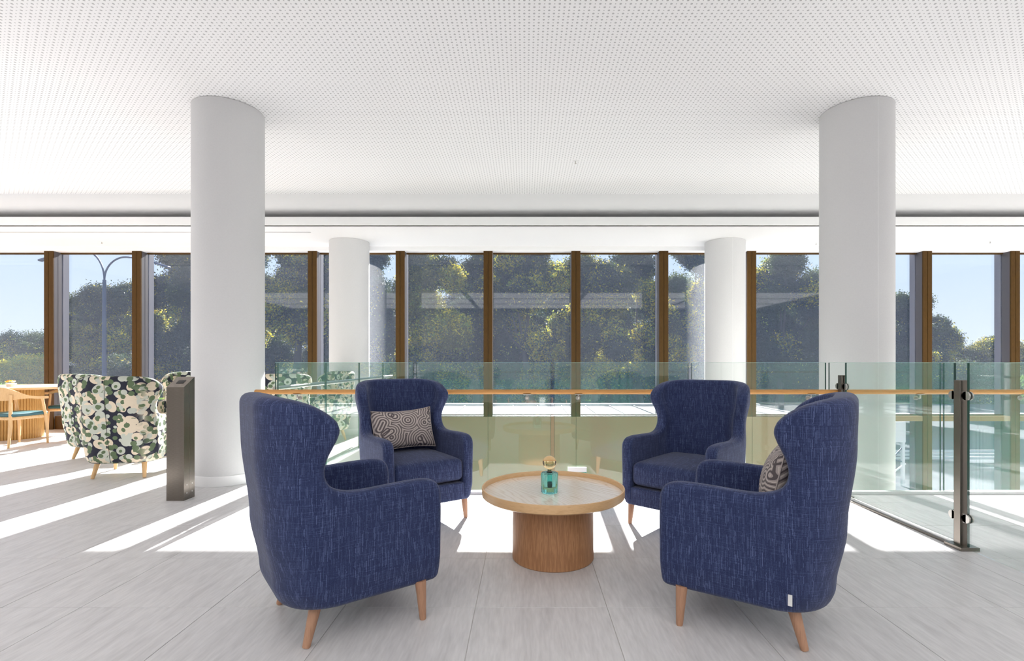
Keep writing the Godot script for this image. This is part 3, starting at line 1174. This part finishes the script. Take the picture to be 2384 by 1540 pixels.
# ------------------------------------------------------------------ steel post at left
func build_bollard() -> void:
	var b := thing("swipe_post", "brushed steel square post with sloped slotted top beside the left column", "post", Vector3(-3.025, 0, -4.455))
	var w := 0.076
	var st := st_new()
	var y0 := 0.985
	var y1 := 1.07
	var f := 0.071
	var lo := [Vector3(-w, 0, f), Vector3(w, 0, f), Vector3(w, 0, -f), Vector3(-w, 0, -f)]
	var hi := [Vector3(-w, y0, f), Vector3(w, y0, f), Vector3(w, y1, -f), Vector3(-w, y1, -f)]
	face(st, [lo[0], lo[1], hi[1], hi[0]], Vector3.BACK)
	face(st, [lo[1], lo[2], hi[2], hi[1]], Vector3.RIGHT)
	face(st, [lo[2], lo[3], hi[3], hi[2]], Vector3.FORWARD)
	face(st, [lo[3], lo[0], hi[0], hi[3]], Vector3.LEFT)
	face(st, lo, Vector3.DOWN)
	face(st, hi, Vector3.UP)
	part("post_body", st.commit(), M.steel_brushed, b)
	var tilt := atan2(y1 - y0, 2 * f)
	part("card_slot", box(Vector3(0.062, 0.003, 0.05)), M.black, b, Vector3(0.004, (y0 + y1) * 0.5 + 0.001, 0.0), Vector3(tilt, 0, 0))
	part("cover_seam", span_box(Vector3(w - 0.001, 0.02, -0.002), Vector3(w + 0.0004, 1.02, 0.0)), M.steel_dark, b)
	for e in [[0.06, 0.035], [0.06, -0.035], [0.13, 0.035], [0.13, -0.035]]:
		part("screw", tube([Vector3(w - 0.001, e[0], e[1]), Vector3(w + 0.0015, e[0], e[1])], 0.007, 14), M.steel, b)

# ------------------------------------------------------------------ left seating area
func dining_chair(label: String, at: Vector3, turn: float) -> Node3D:
	var c := thing("dining_chair", label, "chair", at, turn, "oak dining chairs at the left table")
	c.set_meta("base_name", "dining_chair")
	for s in [-1.0, 1.0]:
		part("leg", tube([Vector3(s * 0.25, 0, 0.22), Vector3(s * 0.245, 0.30, 0.215), Vector3(s * 0.235, 0.67, 0.16)], [0.013, 0.021, 0.016], 12), M.oak_light, c)
		part("leg", tube([Vector3(s * 0.23, 0, -0.27), Vector3(s * 0.215, 0.30, -0.235), Vector3(s * 0.205, 0.74, -0.225)], [0.013, 0.022, 0.017], 12), M.oak_light, c)
	part("seat_frame", rounded(Vector3(0.47, 0.05, 0.47), 0.02), M.oak_light, c, Vector3(0, 0.41, 0))
	part("seat_pad", rounded(Vector3(0.48, 0.05, 0.48), 0.022, Vector3(0, 0.01, 0)), M.teal_pad, c, Vector3(0, 0.455, 0))
	# bent back board that narrows into the armrests
	var st := st_new()
	var n := 40
	var rings := []
	for i in n + 1:
		var a := lerpf(-1.98, 1.98, float(i) / n)
		var e := absf(a) / 1.98
		var hgt := lerpf(0.185, 0.036, smoothstep(0.18, 0.72, e))
		var mid := lerpf(0.755, 0.685, smoothstep(0.1, 0.95, e))
		var rx := 0.285
		var rz := 0.30
		var p := Vector3(sin(a) * rx, 0, -cos(a) * rz + 0.035)
		if absf(a) > PI / 2:
			p = Vector3(signf(a) * (rx - 0.02 * (absf(a) - PI / 2)), 0, 0.035 + (absf(a) - PI / 2) * 0.38)
		var out := Vector3(sin(a), 0, -cos(a))
		var t := lerpf(0.011, 0.020, smoothstep(0.3, 0.8, e))
		rings.append([p + out * t + Vector3(0, mid - hgt * 0.5, 0), p + out * t + Vector3(0, mid + hgt * 0.5, 0), p - out * t + Vector3(0, mid + hgt * 0.5, 0), p - out * t + Vector3(0, mid - hgt * 0.5, 0)])
	for i in n:
		for k in 4:
			var q := [rings[i][k], rings[i + 1][k], rings[i + 1][(k + 1) % 4], rings[i][(k + 1) % 4]]
			var mid_p: Vector3 = (rings[i][0] + rings[i][2]) * 0.5
			face(st, q, (q[0] + q[2]) * 0.5 - mid_p)
	face(st, rings[0], rings[0][0] - rings[1][0])
	face(st, rings[n], rings[n][0] - rings[n - 1][0])
	part("bent_backrest", st.commit(), M.oak_light, c)
	return c

func build_left_seating() -> void:
	var g := "pebble print wing armchairs at left"
	var first := wing_chair("printed_armchair", "pebble print wing armchair seen from behind beside the steel post", M.print, M.oak_light, g)
	var seam := []
	for k in 15:
		var y := lerpf(0.175, 1.035, k / 14.0)
		seam.append(Vector3(0.02, y, curve_at([[0.15, -0.285], [0.25, -0.312], [0.5, -0.352], [0.85, -0.388], [1.02, -0.392], [1.1, -0.372]], y) - 0.0005))
	part("back_seam", tube(seam, 0.0022, 6), M.black, first)
	var p := seat_place(Vector2(-4.20, -5.25), Vector2(-0.14, -0.99))
	first.position = p[0]
	first.rotation.y = p[1]
	var spots := [
		[-5.36, -6.22, Vector2(0.30, -0.95), "pebble print wing armchair half hidden at far left behind the front one"],
		[-4.95, -7.55, Vector2(0.25, 0.97), "pebble print wing armchair facing the camera behind the steel post"],
		[-3.05, -6.30, Vector2(-0.45, -0.9), "pebble print wing armchair behind the glass, just right of the left column"],
		[-2.98, -7.98, Vector2(-0.6, 0.8), "pebble print wing armchair behind the glass, left of the far column"]]
	for s in spots:
		p = seat_place(Vector2(s[0], s[1]), s[2])
		copy_of(first, s[3], p[0], p[1])
	# dining table with fluted drum
	var t := thing("dining_table", "round oak dining table with slatted drum base at far left", "table", Vector3(-8.12, 0, -8.05))
	part("tabletop", lathe([Vector2(0.0, 0.775), Vector2(0.84, 0.785), Vector2(0.875, 0.805), Vector2(0.875, 0.815), Vector2(0.87, 0.82), Vector2(0.0, 0.82)], 72), M.oak_light, t)
	part("drum_core", lathe([Vector2(0.335, 0.0), Vector2(0.335, 0.776)], 48), M.oak_flute, t)
	var slat := tube([Vector3(0, 0, 0), Vector3(0, 0.776, 0)], 0.019, 8)
	for k in 60:
		var a := TAU * k / 60
		part("slat", slat, M.oak_flute, t, Vector3(cos(a) * 0.338, 0, sin(a) * 0.338))
	var c := dining_chair("oak dining chair with teal seat, backing the camera at the left table", Vector3(-7.36, 0, -7.34), PI - 0.15)
	copy_of(c, "oak dining chair facing the camera beyond the left table", Vector3(-7.72, 0, -8.66), 0.3)
	copy_of(c, "oak dining chair half hidden behind the printed armchair", Vector3(-6.93, 0, -8.15), -1.35)
	var v := thing("flower_pot", "small white pot of orange and white flowers on the dining table", "flower pot", Vector3(-8.06, 0.82, -7.95))
	part("pot", lathe([Vector2(0.0, 0.0), Vector2(0.05, 0.0), Vector2(0.065, 0.05), Vector2(0.06, 0.05), Vector2(0.0, 0.045)], 24), M.paint, v)
	var petals := [mat(lin(0.85, 0.42, 0.12), 0.6), mat(lin(0.9, 0.85, 0.8), 0.6), mat(lin(0.8, 0.55, 0.1), 0.6)]
	for k in 12:
		var a := TAU * k / 12 * 1.7
		var r := 0.02 + 0.045 * fmod(k * 0.37, 1.0)
		part("flower", lathe([Vector2(0.0, -0.012), Vector2(0.014, -0.004), Vector2(0.022, 0.012), Vector2(0.010, 0.006), Vector2(0.0, 0.008)], 10), petals[k % 3], v, Vector3(cos(a) * r, 0.07 + 0.02 * fmod(k * 0.61, 1.0), sin(a) * r))

# ------------------------------------------------------------------ outside
func leaf_cluster(seed_: int) -> ArrayMesh:
	var r := RandomNumberGenerator.new()
	r.seed = seed_
	var st := st_new()
	for k in 22:
		var c := Vector3(r.randfn(0, 0.27), r.randfn(0, 0.22), r.randfn(0, 0.27))
		var b := Basis.from_euler(Vector3(r.randf() * TAU, r.randf() * TAU, r.randf() * TAU))
		var l := r.randf_range(0.055, 0.11)
		var w := l * 0.5
		var q := [c + b * Vector3(-l, 0, 0), c + b * Vector3(0, 0.02, w), c + b * Vector3(l, 0, 0), c + b * Vector3(0, 0.02, -w)]
		face(st, [q[0], q[1], q[2]], b * Vector3.UP)
		face(st, [q[0], q[2], q[3]], b * Vector3.UP)
	return st.commit()

var leaf_meshes := []
var leaf_mat: StandardMaterial3D

func tree(called: String, label: String, x: float, d: float, top: float, width: float, crown_low: float, seed_: int, count: int, cols: Array, sun_part: float, group := "trees outside the windows", base := -2.6) -> void:
	var r := RandomNumberGenerator.new()
	r.seed = seed_
	var t := thing(called, label, "tree", Vector3(x, base, -d), 0.0, group)
	var h := top - base
	var lowest := crown_low - base
	var trunk := st_new()
	var lean := r.randf_range(-0.6, 0.6)
	var fork := Vector3(lean, lowest + (h - lowest) * 0.25, 0)
	add_tube(trunk, [Vector3(0, 0, 0), Vector3(lean * 0.3, fork.y * 0.5, 0), fork], [h * 0.026, h * 0.02, h * 0.015], 8)
	var blobs := []
	var nb := 34
	for k in nb:
		var a := r.randf() * TAU
		var v := r.randf()
		var rad := width * 0.5 * sqrt(r.randf()) * (1.0 - 0.45 * pow(absf(v - 0.4) / 0.6, 2.0))
		var c := Vector3(cos(a) * rad + lean * 0.5, lerpf(lowest + 0.6, h - width * 0.12, v), sin(a) * rad * 0.7)
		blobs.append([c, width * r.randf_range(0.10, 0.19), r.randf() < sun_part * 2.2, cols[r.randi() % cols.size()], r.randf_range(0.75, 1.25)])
		var mid := fork.lerp(c, 0.5) + Vector3(0, -0.3, 0)
		if k % 3 == 0:
			add_tube(trunk, [fork, mid, c], [h * 0.009, h * 0.006, h * 0.002], 6, false)
	part("trunk", trunk.commit(), M.bark, t)
	for variant in 2:
		var mm := MultiMesh.new()
		mm.transform_format = MultiMesh.TRANSFORM_3D
		mm.use_colors = true
		mm.mesh = leaf_meshes[variant]
		mm.instance_count = int(count * 0.75)
		for k in int(count * 0.75):
			var bl: Array = blobs[r.randi() % nb]
			var dir := Vector3(r.randfn(), r.randfn() * 0.8, r.randfn()).normalized()
			var p: Vector3 = bl[0] + dir * bl[1] * pow(r.randf(), 0.45)
			var s := r.randf_range(0.75, 1.35)
			mm.set_instance_transform(k, Transform3D(Basis.from_euler(Vector3(r.randf() * TAU, r.randf() * TAU, 0)).scaled(Vector3.ONE * s), p))
			var col: Color = bl[3]
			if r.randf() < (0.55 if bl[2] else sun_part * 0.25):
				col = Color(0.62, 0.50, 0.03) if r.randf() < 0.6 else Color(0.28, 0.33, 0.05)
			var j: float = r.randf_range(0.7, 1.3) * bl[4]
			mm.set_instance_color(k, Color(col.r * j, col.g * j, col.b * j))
		var mi := MultiMeshInstance3D.new()
		mi.name = "foliage"
		mi.multimesh = mm
		mi.material_override = leaf_mat
		mi.set_meta("kind", "stuff")
		t.add_child(mi, true)

func build_outside() -> void:
	leaf_mat = mat(Color.WHITE, 0.7)
	leaf_mat.vertex_color_use_as_albedo = true
	leaf_mat.backlight_enabled = true
	leaf_mat.backlight = Color(0.8, 0.8, 0.8)
	leaf_meshes = [leaf_cluster(1), leaf_cluster(2)]
	M.bark = grain([lin(0.05, 0.04, 0.035), lin(0.10, 0.085, 0.07)], Vector3(3, 0.8, 3), 71, 0.9)
	M.asphalt = grain([lin(0.10, 0.105, 0.12), lin(0.14, 0.145, 0.155)], Vector3(0.3, 0.3, 0.3), 72, 0.9, true)
	M.lawn = grain([lin(0.05, 0.10, 0.015), lin(0.09, 0.14, 0.025)], Vector3(0.4, 0.4, 0.4), 73, 0.9, true)
	M.asphalt.metallic_specular = 0.1
	M.lawn.metallic_specular = 0.0
	M.roofing = mat(lin(0.26, 0.26, 0.26), 0.8, 0.0, 0.2)
	M.pole = mat(lin(0.05, 0.075, 0.14), 0.5, 0.3)
	M.white_steel = mat(lin(0.7, 0.72, 0.72), 0.5)
	var road := setting("ground", "pale paved forecourt and road outside")
	part("paving", span_box(Vector3(-150, -3.0, -46), Vector3(150, -2.6, -9.6)), M.asphalt, road)
	var lawn := setting("lawn", "strip of grass under the trees outside")
	part("turf", span_box(Vector3(-150, -3.0, -200), Vector3(150, -2.58, -46)), M.lawn, lawn)
	# canopy roof just outside the windows
	var cp := thing("canopy_roof", "sunlit white canopy roof just outside the middle windows", "roof", Vector3(0, 0, 0))
	part("roof_sheet", span_box(Vector3(-4.2, -0.1, -12.7), Vector3(5.9, 0.10, -9.5)), M.roofing, cp)
	part("kerb", span_box(Vector3(-4.2, -0.1, -12.95), Vector3(5.9, 0.155, -12.7), 0.01), M.roofing, cp)
	for k in 17:
		part("standing_seam", span_box(Vector3(-3.9 + 0.6 * k, 0.10, -12.69), Vector3(-3.88 + 0.6 * k, 0.125, -9.5)), M.roofing, cp)
	for x in [-3.0, 1.0, 4.8]:
		part("canopy_post", tube([Vector3(x, -2.6, -12.4), Vector3(x, -0.1, -12.4)], 0.08, 16), M.white_steel, cp)
	var ledge := thing("window_ledge", "thin sunlit white ledge outside the right windows", "ledge", Vector3.ZERO)
	part("ledge_slab", span_box(Vector3(5.95, 0.12, -9.75), Vector3(9.6, 0.222, -9.40), 0.004), M.roofing, ledge)
	# street lamp with two curved arms
	var d := 30.0
	var lamp := thing("street_lamp", "blue grey street lamp with two curved arms outside the left windows", "street lamp", Vector3(px(243, d), -2.6, -d))
	var fork := hy(652, d) + 2.6
	part("pole", tube([Vector3(0, 0, 0), Vector3(0, fork, 0)], [0.13, 0.09], 14), M.pole, lamp)
	for s in [-1.0, 1.0]:
		var pts := []
		for k in 13:
			var a := k / 12.0 * PI * 0.56
			pts.append(Vector3(s * (1.25 - 1.25 * cos(a)), fork + (1.35 if s > 0 else 1.75) * sin(a), 0))
		part("arm", tube(pts, 0.05, 10), M.pole, lamp)
		var e: Vector3 = pts[12]
		part("arm", tube([e, e + Vector3(s * 0.9, -0.10, 0), e + Vector3(s * 1.6, -0.34, 0)], 0.04, 10), M.pole, lamp)
		part("lamp_head", rounded(Vector3(0.85, 0.12, 0.3), 0.05), M.pole, lamp, e + Vector3(s * 1.95, -0.46, 0), Vector3(0, 0, -s * 0.3))
	# barrier rails and shelter seen through the low right windows
	var gr := thing("guard_rail", "blue grey rails of a roadside barrier seen through the low right windows", "barrier", Vector3(0, -2.6, -19.3))
	for k in 3:
		part("rail", span_box(Vector3(11.5, 0.10 + k * 0.13, -0.03), Vector3(18.6, 0.20 + k * 0.13, 0.03), 0.01), M.rail_blue if M.has("rail_blue") else M.white_steel, gr)
	for k in 5:
		part("rail_post", span_box(Vector3(11.6 + k * 1.7, 0.0, -0.10), Vector3(11.7 + k * 1.7, 0.5, -0.03)), M.pole, gr)
	var sh := thing("steel_shelter", "small white steel frame with cross bracing outside the right windows", "shelter", Vector3(px(2085, 15.5), -2.6, -15.5))
	part("fascia_board", span_box(Vector3(-0.5, 1.35, -0.05), Vector3(0.28, 1.98, 0.05), 0.01), M.white_steel, sh)
	for x in [-0.45, 0.22]:
		part("upright", span_box(Vector3(x - 0.04, 0.0, -0.04), Vector3(x + 0.04, 1.35, 0.04)), M.white_steel, sh)
	part("brace", tube([Vector3(-0.45, 0.5, 0), Vector3(0.22, 1.2, 0)], 0.02, 8), M.pole, sh)
	part("brace", tube([Vector3(-0.45, 0.95, 0), Vector3(0.22, 0.75, 0)], 0.02, 8), M.pole, sh)
	part("brace", tube([Vector3(-0.45, 0.15, 0), Vector3(0.3, 0.7, 0)], 0.025, 8), M.white_steel, sh)
	# trees: photo column, depth, top row, width in px, crown bottom row
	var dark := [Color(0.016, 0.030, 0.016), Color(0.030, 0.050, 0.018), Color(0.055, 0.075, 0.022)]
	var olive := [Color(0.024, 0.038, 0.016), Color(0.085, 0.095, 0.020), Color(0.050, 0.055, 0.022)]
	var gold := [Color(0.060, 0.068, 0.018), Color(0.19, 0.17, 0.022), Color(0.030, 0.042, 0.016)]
	var list := [
		[-40, 74, 800, 130, 870, dark, 0.05, 3500, "dark distant tree at the far left edge of the view"],
		[55, 72, 772, 150, 870, dark, 0.05, 4500, "dark rounded distant tree left of the first mullion"],
		[175, 66, 720, 110, 880, dark, 0.08, 4500, "bushy tree just left of the street lamp"],
		[265, 56, 664, 170, 885, olive, 0.14, 8500, "bushy tree behind the street lamp"],
		[425, 44, 545, 190, 890, olive, 0.12, 10000, "tall dense tree beside the left column"],
		[575, 42, 520, 170, 850, dark, 0.06, 7000, "tall dark tree hidden partly by the left column"],
		[690, 38, 500, 210, 800, olive, 0.10, 10000, "tall spreading tree with visible trunk right of the left column"],
		[850, 43, 540, 150, 890, dark, 0.08, 7000, "tall tree behind the far left column"],
		[1000, 40, 590, 190, 900, gold, 0.22, 10000, "yellow green tree in the window right of the far left column"],
		[1110, 46, 560, 150, 900, olive, 0.10, 8000, "olive tree behind the second middle mullion"],
		[1235, 43, 560, 190, 905, olive, 0.14, 11000, "dense tree filling the centre window"],
		[1385, 40, 600, 180, 905, gold, 0.20, 9500, "golden tree right of the centre window"],
		[1490, 44, 575, 150, 905, olive, 0.10, 8500, "airy olive tree left of the far right column"],
		[1610, 46, 540, 150, 905, dark, 0.08, 7000, "dark tree behind the far right column"],
		[1815, 42, 585, 190, 905, dark, 0.05, 9500, "hazy grey green tree between the right columns"],
		[1965, 50, 620, 170, 905, dark, 0.05, 6000, "dark tree behind the right column"],
		[2110, 54, 690, 120, 900, dark, 0.05, 5500, "dark tree right of the right column"],
		[2180, 58, 738, 80, 860, dark, 0.05, 3500, "small dark round tree at the right mullion"],
		[2240, 70, 800, 120, 880, gold, 0.12, 4000, "low pale tree in the far right window"],
		[2330, 66, 790, 110, 880, gold, 0.12, 4000, "low yellow tree at the right edge"]]
	var rows := [[640, 62, 640, 200], [830, 64, 600, 210], [960, 60, 690, 200], [1080, 62, 620, 210], [1190, 64, 640, 200], [1310, 61, 625, 210], [1430, 63, 660, 200], [1560, 62, 640, 210], [1700, 64, 650, 200], [1850, 61, 660, 210], [400, 64, 660, 190]]
	var behind := ["the left column", "the far left column", "the yellow green tree", "the first middle mullion", "the centre window", "the second middle mullion", "the golden tree", "the empty blue chair", "the far right column", "the hazy grey green tree", "the printed armchairs"]
	for i in rows.size():
		list.append([rows[i][0], rows[i][1], rows[i][2], rows[i][3], 910, dark if i % 2 else olive, 0.08, 6500, "bluish tree of the second row, seen behind " + behind[i]])
	for i in list.size():
		var e: Array = list[i]
		var dd: float = e[1]
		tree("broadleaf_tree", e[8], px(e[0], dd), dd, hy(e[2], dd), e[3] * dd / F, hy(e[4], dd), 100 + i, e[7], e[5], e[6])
	# shrubs under the trees
	var shrubs := [[78, 50, 836, 110, 895, [Color(0.42, 0.44, 0.04), Color(0.55, 0.52, 0.04)], 0.5, 4500, "bright yellow green shrub outside the leftmost window"], [640, 46, 850, 160, 925, dark, 0.1, 4500, "dark shrub behind the glass left of centre"], [770, 50, 840, 170, 925, dark, 0.1, 4500, "dark shrub behind the far left column"], [1010, 47, 835, 180, 928, dark, 0.08, 5500, "dark shrub under the yellow green tree"], [1170, 49, 820, 180, 928, dark, 0.08, 5500, "dark shrub left of the centre window"], [1320, 48, 830, 170, 928, dark, 0.08, 5500, "dark shrub right of the centre window"], [1470, 49, 825, 180, 928, dark, 0.08, 5500, "dark shrub left of the empty blue chair"], [1620, 50, 830, 170, 925, dark, 0.05, 5000, "dark shrub behind the far right column"], [1800, 48, 825, 180, 925, dark, 0.05, 5500, "dark shrub between the right columns"], [2010, 52, 830, 200, 925, dark, 0.05, 5000, "dark shrub behind the right column"], [2220, 50, 850, 240, 925, dark, 0.08, 6000, "dark shrub in the far right window"], [320, 52, 830, 200, 900, dark, 0.06, 5000, "dark shrub behind the printed armchairs"]]
	for i in shrubs.size():
		var e: Array = shrubs[i]
		var dd: float = e[1]
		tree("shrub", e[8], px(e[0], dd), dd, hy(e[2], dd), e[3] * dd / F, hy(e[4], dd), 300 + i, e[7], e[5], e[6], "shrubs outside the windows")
